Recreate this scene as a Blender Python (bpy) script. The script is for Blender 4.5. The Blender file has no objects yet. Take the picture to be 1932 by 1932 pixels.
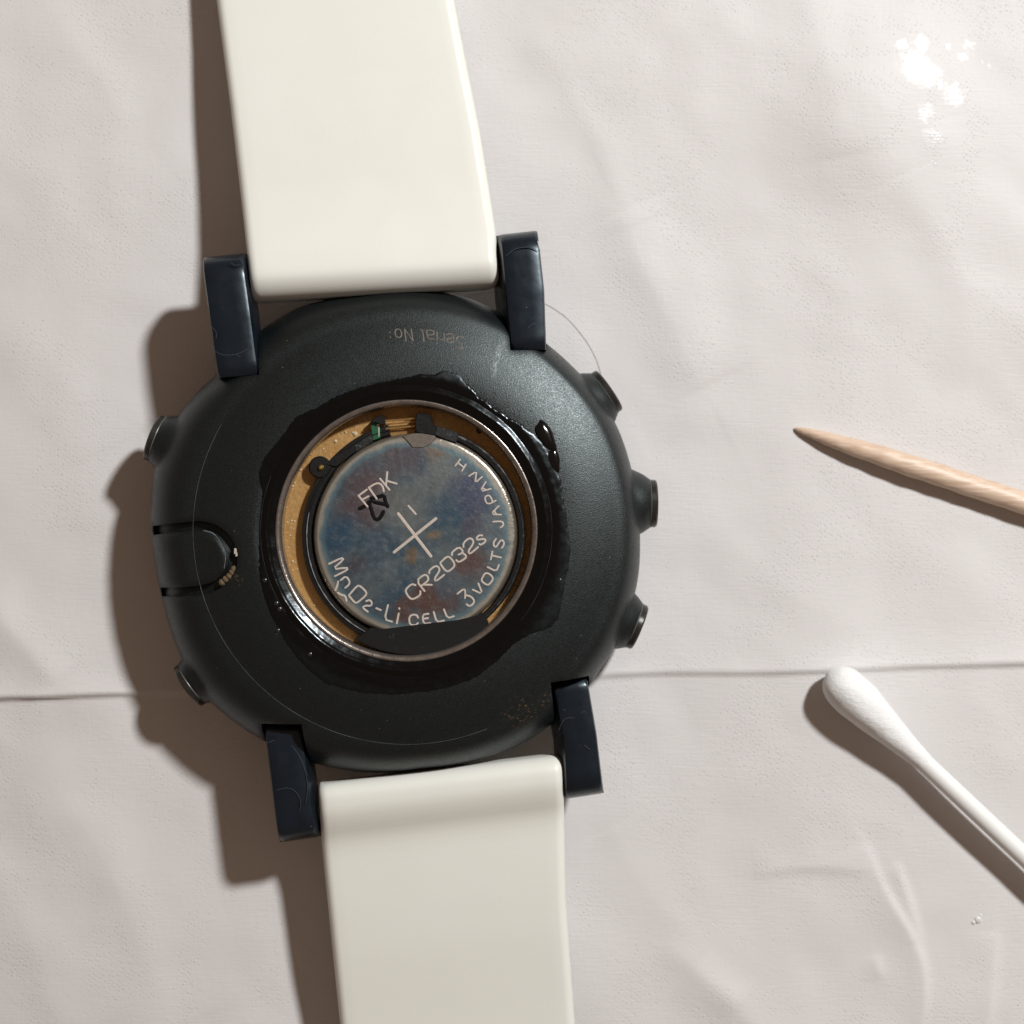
import bpy, bmesh, math, random
import numpy as np
from mathutils import Vector, Matrix, Euler

# ------------------------------------------------------------------ camera, world, lamp, exposure
# all measures below are millimetres; MM turns them into metres
MM = 0.001
SC = bpy.context.scene
COL = SC.collection
CAM_H = 200.0                       # camera height above the cloth
TAN = 0.2669                        # half frame width per unit distance
cam_data = bpy.data.cameras.new('camera')
cam = bpy.data.objects.new('camera', cam_data)
COL.objects.link(cam)
cam.location = (0, 0, CAM_H * MM)
cam.rotation_euler = (0, 0, 0)
cam_data.sensor_width = 36
cam_data.lens = 18.0 / TAN
cam_data.clip_start = 0.01
cam_data.clip_end = 20
cam_data.dof.use_dof = True
cam_data.dof.focus_distance = (CAM_H - 12.5) * MM
cam_data.dof.aperture_fstop = 22
SC.camera = cam

world = bpy.data.worlds.new('World')
SC.world = world
world.use_nodes = True
bg = world.node_tree.nodes['Background']
bg.inputs[0].default_value = (1.0, 0.69, 0.51, 1)
bg.inputs[1].default_value = 0.175

LAMP = (248.0, 250.0, 390.0)
ld = bpy.data.lights.new('desk_lamp_bulb', 'POINT')
ld.energy = 12.9
ld.color = (0.99, 0.995, 0.99)
ld.shadow_soft_size = 0.023
lamp = bpy.data.objects.new('desk_lamp_bulb', ld)
lamp.location = [c * MM for c in LAMP]
COL.objects.link(lamp)

SC.view_settings.view_transform = 'Standard'
SC.view_settings.look = 'None'
SC.view_settings.exposure = 0.0
SC.view_settings.gamma = 1.0
SC.cycles.use_denoising = True
SC.cycles.denoiser = 'OPENIMAGEDENOISE'
SC.cycles.denoising_prefilter = 'ACCURATE'
SC.cycles.use_adaptive_sampling = True
SC.cycles.adaptive_threshold = 0.02
SC.cycles.max_bounces = 5

random.seed(7)
RNG = np.random.default_rng(7)

# ------------------------------------------------------------------ geometry helpers
def ray(u, v):
    return ((u - 966.0) / 966.0 * TAN, -(v - 966.0) / 966.0 * TAN, -1.0)

def wpx(u, v, z=0.0):
    d = ray(u, v); t = CAM_H - z
    return np.array([d[0] * t, d[1] * t, z])

# slight tilt of the watch as it lies on its bezel
ROT = Euler((math.radians(-0.4), math.radians(0.6), 0), 'XYZ').to_matrix()
RN = np.array(ROT)
T = wpx(767, 1001, 12.7) - RN @ np.array([0, 0, 12.3])

def loc(u, v, h):
    """point of the watch's own frame at height h seen along the sight line (u, v)"""
    d = RN.T @ np.array(ray(u, v)); c = RN.T @ (np.array([0, 0, CAM_H]) - T)
    t = (h - c[2]) / d[2]
    return c + t * d

def link(name, verts, faces, mat, parent=None, smooth=True, sharp=35, off=None):
    me = bpy.data.meshes.new(name)
    vv = np.asarray(verts, dtype=float)
    if off is not None: vv = vv - np.asarray(off)
    me.from_pydata((vv * MM).tolist(), [], [tuple(f) for f in faces])
    me.update()
    bm = bmesh.new(); bm.from_mesh(me)
    bmesh.ops.recalc_face_normals(bm, faces=bm.faces)
    bm.to_mesh(me); bm.free()
    if smooth:
        me.polygons.foreach_set('use_smooth', [True] * len(me.polygons))
        me.set_sharp_from_angle(angle=math.radians(sharp))
    me.materials.append(mat)
    o = bpy.data.objects.new(name, me)
    COL.objects.link(o)
    if parent: o.parent = parent
    return o

def empty(name, location, rot=None):
    o = bpy.data.objects.new(name, None)
    o.empty_display_size = 0.01
    COL.objects.link(o)
    o.location = [c * MM for c in location]
    if rot is not None: o.rotation_euler = rot.to_euler()
    return o

def tag(o, label, cat=None, group=None, kind=None):
    if label: o['label'] = label
    if cat: o['category'] = cat
    if group: o['group'] = group
    if kind: o['kind'] = kind
    return o

def lathe(profile, n=192, a0=0.0, a1=None, center=(0, 0), closed=False):
    """profile: list of (r, z); full turn if a1 is None, else an arc with end caps"""
    full = a1 is None
    m = len(profile)
    angs = [a0 + i * 2 * math.pi / n for i in range(n)] if full else [a0 + (a1 - a0) * i / n for i in range(n + 1)]
    V, F = [], []
    for a in angs:
        for r, z in profile:
            V.append((center[0] + r * math.cos(a), center[1] + r * math.sin(a), z))
    k = len(angs)
    for i in range(k if full else k - 1):
        j = (i + 1) % k
        for q in range(m if closed else m - 1):
            w = (q + 1) % m
            F.append((i * m + q, j * m + q, j * m + w, i * m + w))
    if not full and closed:
        F.append(tuple(range(m))); F.append(tuple(reversed(range((k - 1) * m, k * m))))
    return V, F

def prism(poly, z0, z1, bev=0.06):
    """polygon (local x, y) raised from z0 to z1 with a small bevel on top"""
    P = np.array(poly)[:, :2]; n = len(P)
    c = P.mean(0)
    area = sum(P[i][0] * P[(i + 1) % n][1] - P[(i + 1) % n][0] * P[i][1] for i in range(n))
    sgn = 1 if area > 0 else -1
    inner = []
    for i in range(n):
        a, b, d = P[i - 1], P[i], P[(i + 1) % n]
        e1 = (b - a) / max(np.linalg.norm(b - a), 1e-6); e2 = (d - b) / max(np.linalg.norm(d - b), 1e-6)
        nn = np.array([-(e1[1] + e2[1]), e1[0] + e2[0]]) * sgn
        nn /= max(np.linalg.norm(nn), 1e-6)
        inner.append(b + nn * bev)
    V = [(p[0], p[1], z0) for p in P] + [(p[0], p[1], z1 - bev) for p in P] + [(p[0], p[1], z1) for p in inner]
    F = []
    for i in range(n):
        j = (i + 1) % n
        F.append((i, j, n + j, n + i)); F.append((n + i, n + j, 2 * n + j, 2 * n + i))
    F.append(tuple(range(2 * n, 3 * n))); F.append(tuple(reversed(range(n))))
    return V, F

def chaikin(pts, it=1, closed=False):
    P = [np.array(p, dtype=float) for p in pts]
    for _ in range(it):
        if len(P) < 3: return P
        Q = [] if closed else [P[0]]
        rng = range(len(P)) if closed else range(len(P) - 1)
        for i in rng:
            a, b = P[i], P[(i + 1) % len(P)]
            Q += [a * .75 + b * .25, a * .25 + b * .75]
        if not closed: Q.append(P[-1])
        P = Q
    return P

def ribbon(pts, w, t, sink=0.03):
    """rounded raised stroke along 3D points lying on a face that points up"""
    P = [np.array(p, dtype=float) for p in pts]
    V, F = [], []
    n = len(P)
    first = (P[1] - P[0]); first /= np.linalg.norm(first)
    last = (P[-1] - P[-2]); last /= np.linalg.norm(last)
    P = [P[0] - first * w * .35] + P + [P[-1] + last * w * .35]
    n = len(P)
    for i in range(n):
        d = (P[min(i + 1, n - 1)] - P[max(i - 1, 0)]); d[2] = 0
        d /= max(np.linalg.norm(d), 1e-9)
        s = np.array([-d[1], d[0], 0])
        ww = w * (.45 if i in (0, n - 1) else 1)
        for q, zz in ((-.5, -sink), (-.36, t * .8), (0, t), (.36, t * .8), (.5, -sink)):
            p = P[i] + s * q * ww
            V.append((p[0], p[1], p[2] + zz))
    for i in range(n - 1):
        for q in range(4):
            F.append((i * 5 + q, i * 5 + q + 1, i * 5 + 6 + q, i * 5 + 5 + q))
    F.append((0, 1, 2, 3, 4)); F.append(tuple(reversed(range((n - 1) * 5, n * 5))))
    return V, F

def tube(pts, rad, k=8):
    P = [np.array(p, dtype=float) for p in pts]; n = len(P)
    R = rad if hasattr(rad, '__len__') else [rad] * n
    V, F = [], []
    for i in range(n):
        d = P[min(i + 1, n - 1)] - P[max(i - 1, 0)]; d /= np.linalg.norm(d)
        up = np.array([0, 0, 1.0]) if abs(d[2]) < .9 else np.array([1.0, 0, 0])
        s = np.cross(d, up); s /= np.linalg.norm(s); b = np.cross(s, d)
        for q in range(k):
            a = 2 * math.pi * q / k
            V.append(P[i] + R[i] * (s * math.cos(a) + b * math.sin(a)))
    for i in range(n - 1):
        for q in range(k):
            w = (q + 1) % k
            F.append((i * k + q, i * k + w, i * k + k + w, i * k + k + q))
    F.append(tuple(range(k))); F.append(tuple(reversed(range((n - 1) * k, n * k))))
    return V, F

def merge(parts):
    V, F = [], []
    for v, f in parts:
        o = len(V); V += [tuple(x) for x in v]; F += [tuple(i + o for i in x) for x in f]
    return V, F

def dome(c, r, h, n=8):
    V, F = [], []
    rings = [(1.0, -.15), (.92, .35), (.65, .75), (.3, .96)]
    for rr, zz in rings:
        for i in range(n):
            a = 2 * math.pi * i / n
            V.append((c[0] + r * rr * math.cos(a), c[1] + r * rr * math.sin(a), c[2] + h * zz))
    V.append((c[0], c[1], c[2] + h))
    for q in range(3):
        for i in range(n):
            j = (i + 1) % n
            F.append((q * n + i, q * n + j, q * n + n + j, q * n + n + i))
    for i in range(n): F.append((3 * n + i, 3 * n + (i + 1) % n, 4 * n))
    return V, F

def vnoise(x, y, seed):
    """smooth value noise, numpy arrays in, -1..1 out"""
    xi = np.floor(x).astype(int); yi = np.floor(y).astype(int)
    fx = x - xi; fy = y - yi
    fx = fx * fx * (3 - 2 * fx); fy = fy * fy * (3 - 2 * fy)
    def h(a, b):
        s = np.sin(a * 127.1 + b * 311.7 + seed * 74.7) * 43758.5453
        return (s - np.floor(s)) * 2 - 1
    return (h(xi, yi) * (1 - fx) + h(xi + 1, yi) * fx) * (1 - fy) + (h(xi, yi + 1) * (1 - fx) + h(xi + 1, yi + 1) * fx) * fy

# ------------------------------------------------------------------ materials
class N:
    def __init__(s, name):
        s.m = bpy.data.materials.new(name); s.m.use_nodes = True
        s.t = s.m.node_tree; s.p = s.t.nodes['Principled BSDF']
        s.tc = s.t.nodes.new('ShaderNodeTexCoord')
        mp = s.t.nodes.new('ShaderNodeMapping'); mp.inputs['Scale'].default_value = (1000, 1000, 1000)
        s.t.links.new(s.tc.outputs['Object'], mp.inputs['Vector'])
        s.co = mp.outputs[0]                        # object coordinates in mm
    def new(s, k): return s.t.nodes.new(k)
    def put(s, sock, val):
        if hasattr(val, 'is_output'): s.t.links.new(val, sock)
        elif isinstance(val, (tuple, list)) and len(val) == 3 and sock.type == 'RGBA': sock.default_value = (*val, 1)
        else: sock.default_value = val
    def set(s, **k):
        for a, b in k.items(): s.put(s.p.inputs[a.replace('_', ' ')], b)
        return s.m
    def noise(s, scale, detail=3, rough=.55, dist=0, vec=None):
        n = s.new('ShaderNodeTexNoise'); s.put(n.inputs['Vector'], vec or s.co)
        n.inputs['Scale'].default_value = scale; n.inputs['Detail'].default_value = detail
        n.inputs['Roughness'].default_value = rough; n.inputs['Distortion'].default_value = dist
        return n.outputs[0]
    def noisec(s, scale, detail=2, vec=None):
        n = s.new('ShaderNodeTexNoise'); s.put(n.inputs['Vector'], vec or s.co)
        n.inputs['Scale'].default_value = scale; n.inputs['Detail'].default_value = detail
        return n.outputs[1]
    def voro(s, scale, feature='F1', vec=None, rnd=1.0, out=0):
        n = s.new('ShaderNodeTexVoronoi'); n.feature = feature; s.put(n.inputs['Vector'], vec or s.co)
        n.inputs['Scale'].default_value = scale; n.inputs['Randomness'].default_value = rnd
        return n.outputs[out]
    def math(s, op, a, b=0.0, c=0.0):
        n = s.new('ShaderNodeMath'); n.operation = op
        s.put(n.inputs[0], a); s.put(n.inputs[1], b); s.put(n.inputs[2], c)
        return n.outputs[0]
    def vmath(s, op, a, b=(0, 0, 0)):
        n = s.new('ShaderNodeVectorMath'); n.operation = op
        s.put(n.inputs[0], a); s.put(n.inputs[1], b)
        return n.outputs['Value'] if op in ('LENGTH', 'DISTANCE', 'DOT_PRODUCT') else n.outputs[0]
    def ramp(s, fac, a, b, lo=0.0, hi=1.0, smooth=True):
        n = s.new('ShaderNodeMapRange'); n.interpolation_type = 'SMOOTHSTEP' if smooth else 'LINEAR'
        s.put(n.inputs[0], fac)
        n.inputs[1].default_value = a; n.inputs[2].default_value = b
        n.inputs[3].default_value = lo; n.inputs[4].default_value = hi
        return n.outputs[0]
    def mix(s, fac, a, b, mode='MIX'):
        n = s.new('ShaderNodeMix'); n.data_type = 'RGBA'; n.blend_type = mode
        s.put(n.inputs[0], fac); s.put(n.inputs[6], a); s.put(n.inputs[7], b)
        return n.outputs[2]
    def mapped(s, scale=(1, 1, 1), rot=0.0, loc=(0, 0, 0)):
        n = s.new('ShaderNodeMapping'); s.put(n.inputs['Vector'], s.co)
        n.inputs['Scale'].default_value = scale; n.inputs['Rotation'].default_value = (0, 0, rot)
        n.inputs['Location'].default_value = loc
        return n.outputs[0]
    def spot(s, c, r0, r1, vec=None):
        """1 inside r0 mm of c, 0 outside r1"""
        d = s.vmath('DISTANCE', vec or s.co, tuple(c))
        return s.ramp(d, r0, r1, 1.0, 0.0)
    def bump(s, h, dist=0.05, strength=1.0, prev=None):
        n = s.new('ShaderNodeBump'); s.put(n.inputs['Height'], h)
        n.inputs['Distance'].default_value = dist * MM; n.inputs['Strength'].default_value = strength
        if prev is not None: s.put(n.inputs['Normal'], prev)
        return n.outputs[0]

def simple(name, col, rough=.5, metal=0.0, spec=.5, var=.15, vs=.6, bump=0.0, bs=4.0):
    n = N(name)
    c = n.mix(n.noise(vs, 4), tuple(x * (1 - var) for x in col), tuple(min(1, x * (1 + var)) for x in col))
    kw = dict(Base_Color=c, Roughness=n.ramp(n.noise(vs * 3, 3), .3, .7, rough * .85, min(1, rough * 1.15)), Metallic=metal, Specular_IOR_Level=spec)
    if bump: kw['Normal'] = n.bump(n.noise(bs, 3), bump)
    return n.set(**kw)

# cloth: white nonwoven sheet, tiny embossed dots, fine fibres
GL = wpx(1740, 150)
def cloth_material():
    n = N('white_nonwoven_cloth')
    big = n.noise(.045, 2)
    fine = n.noise(1.7, 3)
    col = n.mix(big, (.600, .582, .574), (.640, .624, .617))
    # embossed dot rows, running a little askew, fading in and out
    sc = n.new('ShaderNodeVectorMath'); sc.operation = 'SCALE'; n.put(sc.inputs[0], n.noisec(.8, 1)); sc.inputs['Scale'].default_value = .36
    wob = n.vmath('ADD', n.mapped(rot=.62), sc.outputs[0])
    pit = n.ramp(n.voro(2.3, vec=wob, rnd=.38), .06, .26, 1.0, 0.0)
    vis = n.ramp(n.noise(.10, 2, .6),   .22, .60)
    vism = n.math('MULTIPLY', vis, n.ramp(n.noise(1.6, 2), .15, .62))
    pitm = n.math('MULTIPLY', pit, n.math('ADD', n.math('MULTIPLY', vism, .95), .06))
    fib = n.noise(1.0, 2, vec=n.mapped(scale=(.5, 4.5, 1), rot=-.04))
    fib2 = n.noise(1.0, 2, vec=n.mapped(scale=(3.8, .6, 1), rot=.1))
    col = n.mix(n.math('MULTIPLY', pitm, .09), col, (.36, .34, .33))
    # glossier patches drawn in the shape of the lamp's glare, upper right
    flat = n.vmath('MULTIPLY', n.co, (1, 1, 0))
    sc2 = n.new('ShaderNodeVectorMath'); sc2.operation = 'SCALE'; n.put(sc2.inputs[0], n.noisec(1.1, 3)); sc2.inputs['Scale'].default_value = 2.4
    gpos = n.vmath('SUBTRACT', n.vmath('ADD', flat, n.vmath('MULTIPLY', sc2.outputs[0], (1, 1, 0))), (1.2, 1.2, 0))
    glint = 0.0
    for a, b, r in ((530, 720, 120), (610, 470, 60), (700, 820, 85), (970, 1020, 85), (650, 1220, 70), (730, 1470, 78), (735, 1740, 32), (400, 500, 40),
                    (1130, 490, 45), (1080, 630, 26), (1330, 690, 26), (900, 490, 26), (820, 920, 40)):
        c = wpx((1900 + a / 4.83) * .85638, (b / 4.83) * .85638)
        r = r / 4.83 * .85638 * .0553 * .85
        glint = n.math('MAXIMUM', glint, n.spot((c[0], c[1], 0), r * .35, r * 2.1, vec=gpos))
    rough = n.ramp(glint, 0, 1, .56, .20, smooth=False)
    h = n.math('ADD', n.math('MULTIPLY', pitm, -.042), n.math('MULTIPLY', fine, .016))
    h = n.math('ADD', h, n.math('MULTIPLY', n.math('MULTIPLY', n.math('ADD', fib, n.math('MULTIPLY', fib2, .45)), vis), .032))
    h = n.math('ADD', h, n.math('MULTIPLY', big, .8))
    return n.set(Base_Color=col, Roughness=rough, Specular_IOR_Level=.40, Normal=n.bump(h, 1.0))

def case_material():
    n = N('matte_black_case_plastic')
    base = n.mix(n.noise(.35, 4), (.0026, .0042, .0047), (.0040, .0060, .0066))
    sp = n.noise(7.5, 2, .7)
    base = n.mix(n.ramp(sp, .57, .74), base, (.013, .0155, .0155))
    # scuff beside the upper right lug
    c = surf_px(937, 680)
    d = math.radians(78)
    v = n.vmath('SUBTRACT', n.co, tuple(c))
    along = n.math('ABSOLUTE', n.vmath('DOT_PRODUCT', v, (math.cos(d), math.sin(d), 0)))
    acr = n.math('ABSOLUTE', n.vmath('DOT_PRODUCT', v, (-math.sin(d), math.cos(d), 0)))
    scuff = n.math('MULTIPLY', n.ramp(along, .6, 2.2, 1, 0), n.ramp(acr, .02, .38, 1, 0))
    scuff = n.math('MULTIPLY', scuff, n.ramp(n.noise(3.0, 3), .38, .62))
    base = n.mix(n.math('MULTIPLY', scuff, .8), base, (.22, .24, .235))
    # rusty dirt near the lower right lug
    rc = surf_px(985, 1345); rc2 = surf_px(1020, 1322); rc3 = surf_px(445, 1093)
    m = n.math('MAXIMUM', n.spot(rc, .3, 2.4), n.spot(rc2, .2, 1.3))
    m = n.math('MAXIMUM', m, n.spot(rc3, .2, .9))
    m = n.math('MULTIPLY', m, n.ramp(n.noise(2.2, 4, .7), .53, .70))
    base = n.mix(m, base, n.mix(n.noise(1.4, 2), (.17, .12, .05), (.19, .085, .05)))
    # dust flecks
    fl = n.math('MULTIPLY', n.ramp(n.voro(1.1), .03, .07, 1, 0), n.ramp(n.noise(.6, 2), .52, .6))
    base = n.mix(n.math('MULTIPLY', fl, .55), base, (.24, .26, .25))
    rough = n.math('ADD', n.ramp(n.noise(1.2, 2), .3, .7, -.015, .015), n.ramp(n.noise(7.0, 2, .7), .32, .68, .33, .49))
    bv = n.new('ShaderNodeBevel'); bv.samples = 4; bv.inputs['Radius'].default_value = 1.1 * MM
    nb = n.bump(n.noise(8.5, 2, .6), .022, prev=bv.outputs[0])
    return n.set(Base_Color=base, Roughness=rough, Specular_IOR_Level=.58, Specular_Tint=(.88, 1.0, 1.0, 1), Normal=nb)

def lug_material():
    n = N('navy_black_lug_metal')
    base = n.mix(n.noise(.4, 4), (.0035, .0060, .0100), (.0062, .0100, .0160))
    sm = n.ramp(n.noise(.30, 4, .6), .45, .75)
    base = n.mix(n.math('MULTIPLY', sm, .3), base, (.012, .021, .034))
    fl = n.math('MULTIPLY', n.ramp(n.voro(1.0), .03, .06, 1, 0), n.ramp(n.noise(.7, 2), .5, .6))
    base = n.mix(n.math('MULTIPLY', fl, .7), base, (.35, .37, .38))
    return n.set(Base_Color=base, Roughness=n.ramp(n.noise(.9, 4), .3, .7, .28, .34), Specular_IOR_Level=.5, Specular_Tint=(.78, .92, 1.0, 1),
                 Normal=n.bump(n.noise(.8, 2), .012))

# ------------------------------------------------------------------ cloth sheet
def seg_dist(X, Y, a, b):
    ax, ay = a; bx, by = b
    dx, dy = bx - ax, by - ay; L2 = dx * dx + dy * dy
    t = np.clip(((X - ax) * dx + (Y - ay) * dy) / L2, 0, 1)
    ex, ey = X - (ax + t * dx), Y - (ay + t * dy)
    side = dx * (Y - ay) - dy * (X - ax)
    return np.hypot(ex, ey), np.sign(side), t

FOLDS = [  # polyline in picture coordinates, height mm, width mm on its left, width on its right
    ([(1630, 1590), (1665, 1680), (1735, 1790), (1748, 1870), (1735, 1960)], .42, .5, 2.4),
    ([(1690, 1630), (1712, 1690), (1738, 1780)], .30, .45, 1.6),
    ([(1420, 1648), (1520, 1632), (1640, 1642)], .22, 1.8, .7),
    ([(1650, 1800), (1662, 1850)], .2, .6, 1.2),
    ([(1880, 1760), (1872, 1850), (1860, 1990)], .28, .6, 2.0),
    ([(1170, 400), (1225, 520), (1330, 735)], .55, 5.5, 3.0),
    ([(1010, 60), (1120, 230), (1200, 430)], .35, 4.0, 3.0),
    ([(1300, 1830), (1420, 1930), (1520, 2040)], .45, 2.5, 3.0),
    ([(1250, 1780), (1340, 1850), (1400, 1900)], .30, 2.0, 2.0),
    ([(-30, 1130), (40, 1210), (110, 1290)], .55, 2.4, 2.6),
    ([(60, 1440), (150, 1540), (240, 1700), (330, 1950)], .55, 5.0, 7.0),
    ([(-40, 1600), (60, 1760), (120, 1960)], .5, 5.0, 6.0),
    ([(40, -40), (160, 110), (250, 240)], .4, 4.0, 5.0),
    ([(-20, 560), (110, 690), (190, 860)], .35, 4.0, 5.0),
    ([(1500, -40), (1560, 130), (1590, 300)], .35, 4.0, 4.0),
    ([(1700, 330), (1800, 520), (1960, 640)], .35, 4.0, 5.0),
    ([(1380, 1020), (1460, 1110), (1640, 1190)], .25, 3.5, 3.5),
    ([(1150, 1560), (1210, 1680), (1300, 1760)], .25, 2.5, 3.5),
]
def cloth_h(X, Y):
    X = np.asarray(X, float); Y = np.asarray(Y, float)
    Z = .38 * vnoise(X / 21, Y / 21, 3) + .16 * vnoise(X / 8 + 5, Y / 8, 4) + .05 * vnoise(X / 3.2, Y / 3.2 + 9, 5)
    # the pressed fold that crosses the whole sheet
    a = wpx(0, 1318); b = wpx(1932, 1247)
    sl = (b[1] - a[1]) / (b[0] - a[0])
    d = Y - (a[1] + sl * (X - a[0]) + .25 * vnoise(X / 14, X * 0, 11))
    u = (X - a[0]) / (b[0] - a[0])
    A = np.interp(u, [-1, 0, .18, .5, .62, 1, 2], [.75, .80, .50, .35, .34, .46, .5])
    Z += A * np.where(d > 0, np.exp(-d / 2.2), np.exp(-(d / .26) ** 2))
    for pts, amp, wl, wr in FOLDS:
        W = [wpx(*p)[:2] for p in chaikin(pts, 2)]
        best = np.full(X.shape, 1e9); sg = np.zeros(X.shape); tt = np.zeros(X.shape)
        n = len(W) - 1
        for i in range(n):
            dd, s, t = seg_dist(X, Y, W[i], W[i + 1])
            m = dd < best
            best = np.where(m, dd, best); sg = np.where(m, s, sg); tt = np.where(m, (i + t) / n, tt)
        w = np.where(sg > 0, wl, wr)
        env = np.clip(np.sin(np.pi * np.clip(tt, 0.02, .98)), 0, 1) ** .6
        Z += .8 * amp * env * np.exp(-(best / w) ** 1.6)
    # flat under the watch, pad under the swab's far end
    r = np.hypot(X + 10, Y + 2)
    Z *= np.clip((r - 14) / 12, .15, 1)
    e = wpx(2510, 2160)
    Z += 1.0 * np.exp(-(((X - e[0]) ** 2 + (Y - e[1]) ** 2) / 13 ** 2))
    Z += 1.55 * np.exp(-(((X - GL[0] + 4.6) ** 2 + (Y - GL[1] + 4.2) ** 2) / 9.0 ** 2))  # mound added to tilt the glare patches towards the lamp
    hd = wpx(1590, 1295)
    Z += .45 * np.exp(-(((X - hd[0]) ** 2 + (Y - hd[1]) ** 2) / 6 ** 2))
    return Z - .1

def build_cloth():
    ax = np.concatenate([np.linspace(-170, -66, 40)[:-1], np.linspace(-66, 66, 460), np.linspace(66, 170, 40)[1:]])
    X, Y = np.meshgrid(ax, ax)
    Z = cloth_h(X, Y)
    n = len(ax)
    V = np.stack([X, Y, Z], -1).reshape(-1, 3) * MM
    i = np.arange(n * n).reshape(n, n)
    F = np.stack([i[:-1, :-1], i[:-1, 1:], i[1:, 1:], i[1:, :-1]], -1).reshape(-1, 4)
    me = bpy.data.meshes.new('tablecloth')
    me.vertices.add(len(V)); me.vertices.foreach_set('co', V.ravel())
    me.loops.add(F.size); me.loops.foreach_set('vertex_index', F.ravel().astype(np.int32))
    me.polygons.add(len(F)); me.polygons.foreach_set('loop_start', np.arange(0, F.size, 4, dtype=np.int32))
    me.update(calc_edges=True)
    me.polygons.foreach_set('use_smooth', np.ones(len(F), bool))
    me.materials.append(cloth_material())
    o = bpy.data.objects.new('tablecloth', me)
    COL.objects.link(o)
    tag(o, 'white wrinkled nonwoven sheet spread under the watch', None, None, 'structure')
build_cloth()

# ------------------------------------------------------------------ watch: case surface
SIL = [(800, 549), (680, 557), (560, 582), (488, 628), (405, 712), (372, 740), (345, 775), (312, 835), (291, 890), (286, 954),
       (285, 985), (294, 1062), (310, 1140), (334, 1220), (380, 1305), (440, 1360), (495, 1395), (589, 1438), (666, 1454),
       (800, 1450), (927, 1425), (998, 1396), (1050, 1358), (1114, 1291), (1129, 1267), (1151, 1237), (1180, 1175), (1201, 1105),
       (1206, 1069), (1207, 1022), (1203, 945), (1190, 882), (1164, 805), (1128, 745), (1080, 692), (1032, 650), (940, 588), (880, 562)]
HS = 5.5                                     # height of the widest line of the case
_sp = sorted([(math.atan2(p[1], p[0]), math.hypot(p[0], p[1])) for p in (loc(u, v, HS) for u, v in SIL)])
_sa = np.array([a for a, r in _sp]); _sr = np.array([r for a, r in _sp])
_ga = np.linspace(-math.pi, math.pi, 721)[:-1]
_gr = np.interp(_ga, _sa, _sr, period=2 * math.pi)
for _ in range(14):
    _gr = (np.roll(_gr, 1) + _gr * 2 + np.roll(_gr, -1)) / 4
    # a light smoothing keeps the measured outline
def R0(a): return float(np.interp(a, _ga, _gr, period=2 * math.pi))
HP = 11.1
RP = 21.0                                    # plateau edge
def H(r, a):
    if r <= RP: return 12.55 - 1.45 * max(0, (r - 14.2) / 6.8) ** 1.8
    q = min(1, (r - RP) / (R0(a) - RP))
    return HS + (HP - HS) * max(0, 1 - q ** 1.9) ** .56
def surf_px(u, v, up=0.0):
    h = 12
    for _ in range(12):
        p = loc(u, v, h + up)
        h = .5 * h + .5 * H(math.hypot(p[0], p[1]), math.atan2(p[1], p[0]))
    return loc(u, v, h + up)

watch = empty('wristwatch', T, ROT)
tag(watch, 'opened black wristwatch lying face down with white straps and its battery cover off', 'watch')

M_case = case_material()
M_lug = lug_material()

def case_mesh():
    nA = 480
    prof_in = [(13.0, 4.0), (13.0, 11.9), (14.1, 11.95), (14.16, 12.3), (14.3, 12.48)]
    V, F = [], []
    qs = [math.sin(x * math.pi / 2) for x in np.linspace(0, 1, 26)]
    for i in range(nA):
        a = 2 * math.pi * i / nA; R = R0(a)
        ring = list(prof_in)
        for r in np.linspace(14.6, RP, 14): ring.append((r, H(r, a)))
        for q in qs[1:]:
            ring.append((RP + (R - RP) * q, HS + (HP - HS) * max(0, 1 - q ** 1.9) ** .56))
        ring += [(R - .08, 4.6), (R - .3, 3.6), (R - .8, 2.4), (R - 1.8, 1.1), (R - 3.2, .35), (R - 4.5, 0.1), (13.0, .1)]
        V += [(r * math.cos(a), r * math.sin(a), z) for r, z in ring]
    m = len(ring)
    for i in range(nA):
        j = (i + 1) % nA
        for q in range(m):
            w = (q + 1) % m
            F.append((i * m + q, j * m + q, j * m + w, i * m + w))
    return V, F

# lugs: edges on the top face from the base (at the case) to the tip, heights in the watch's frame
LUGS = [
    dict(L=[(488, 706), (473, 590), (456, 471)], R=[(410, 712), (393, 590), (378, 479)], h=(11.2, 11.2, 10.9), draft=(.30, .1)),
    dict(L=[(964, 660), (953, 548), (942, 436)], R=[(1031, 659), (1027, 545), (1014, 428)], h=(11.2, 11.2, 10.9), draft=(1.0, .1)),
    dict(L=[(569, 1367), (581, 1460), (598, 1586)], R=[(498, 1368), (510, 1472), (525, 1597)], h=(9.3, 9.2, 8.9), draft=(.45, .1)),
    dict(L=[(1042, 1288), (1063, 1400), (1068, 1514)], R=[(1108, 1279), (1126, 1385), (1140, 1503)], h=(9.3, 9.2, 8.9), draft=(.9, .1)),
]
def interp_px(P, t):
    k = t * (len(P) - 1); i = min(int(k), len(P) - 2); f = k - i
    return (P[i][0] * (1 - f) + P[i + 1][0] * f, P[i][1] * (1 - f) + P[i + 1][1] * f)
def lug_frames(g, n=26):
    fr = []
    for i in range(n + 1):
        t = i / n
        h = np.interp(t, [0, .5, 1], g['h'])
        fr.append((t, loc(*interp_px(g['L'], t), h), loc(*interp_px(g['R'], t), h)))
    return fr
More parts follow.
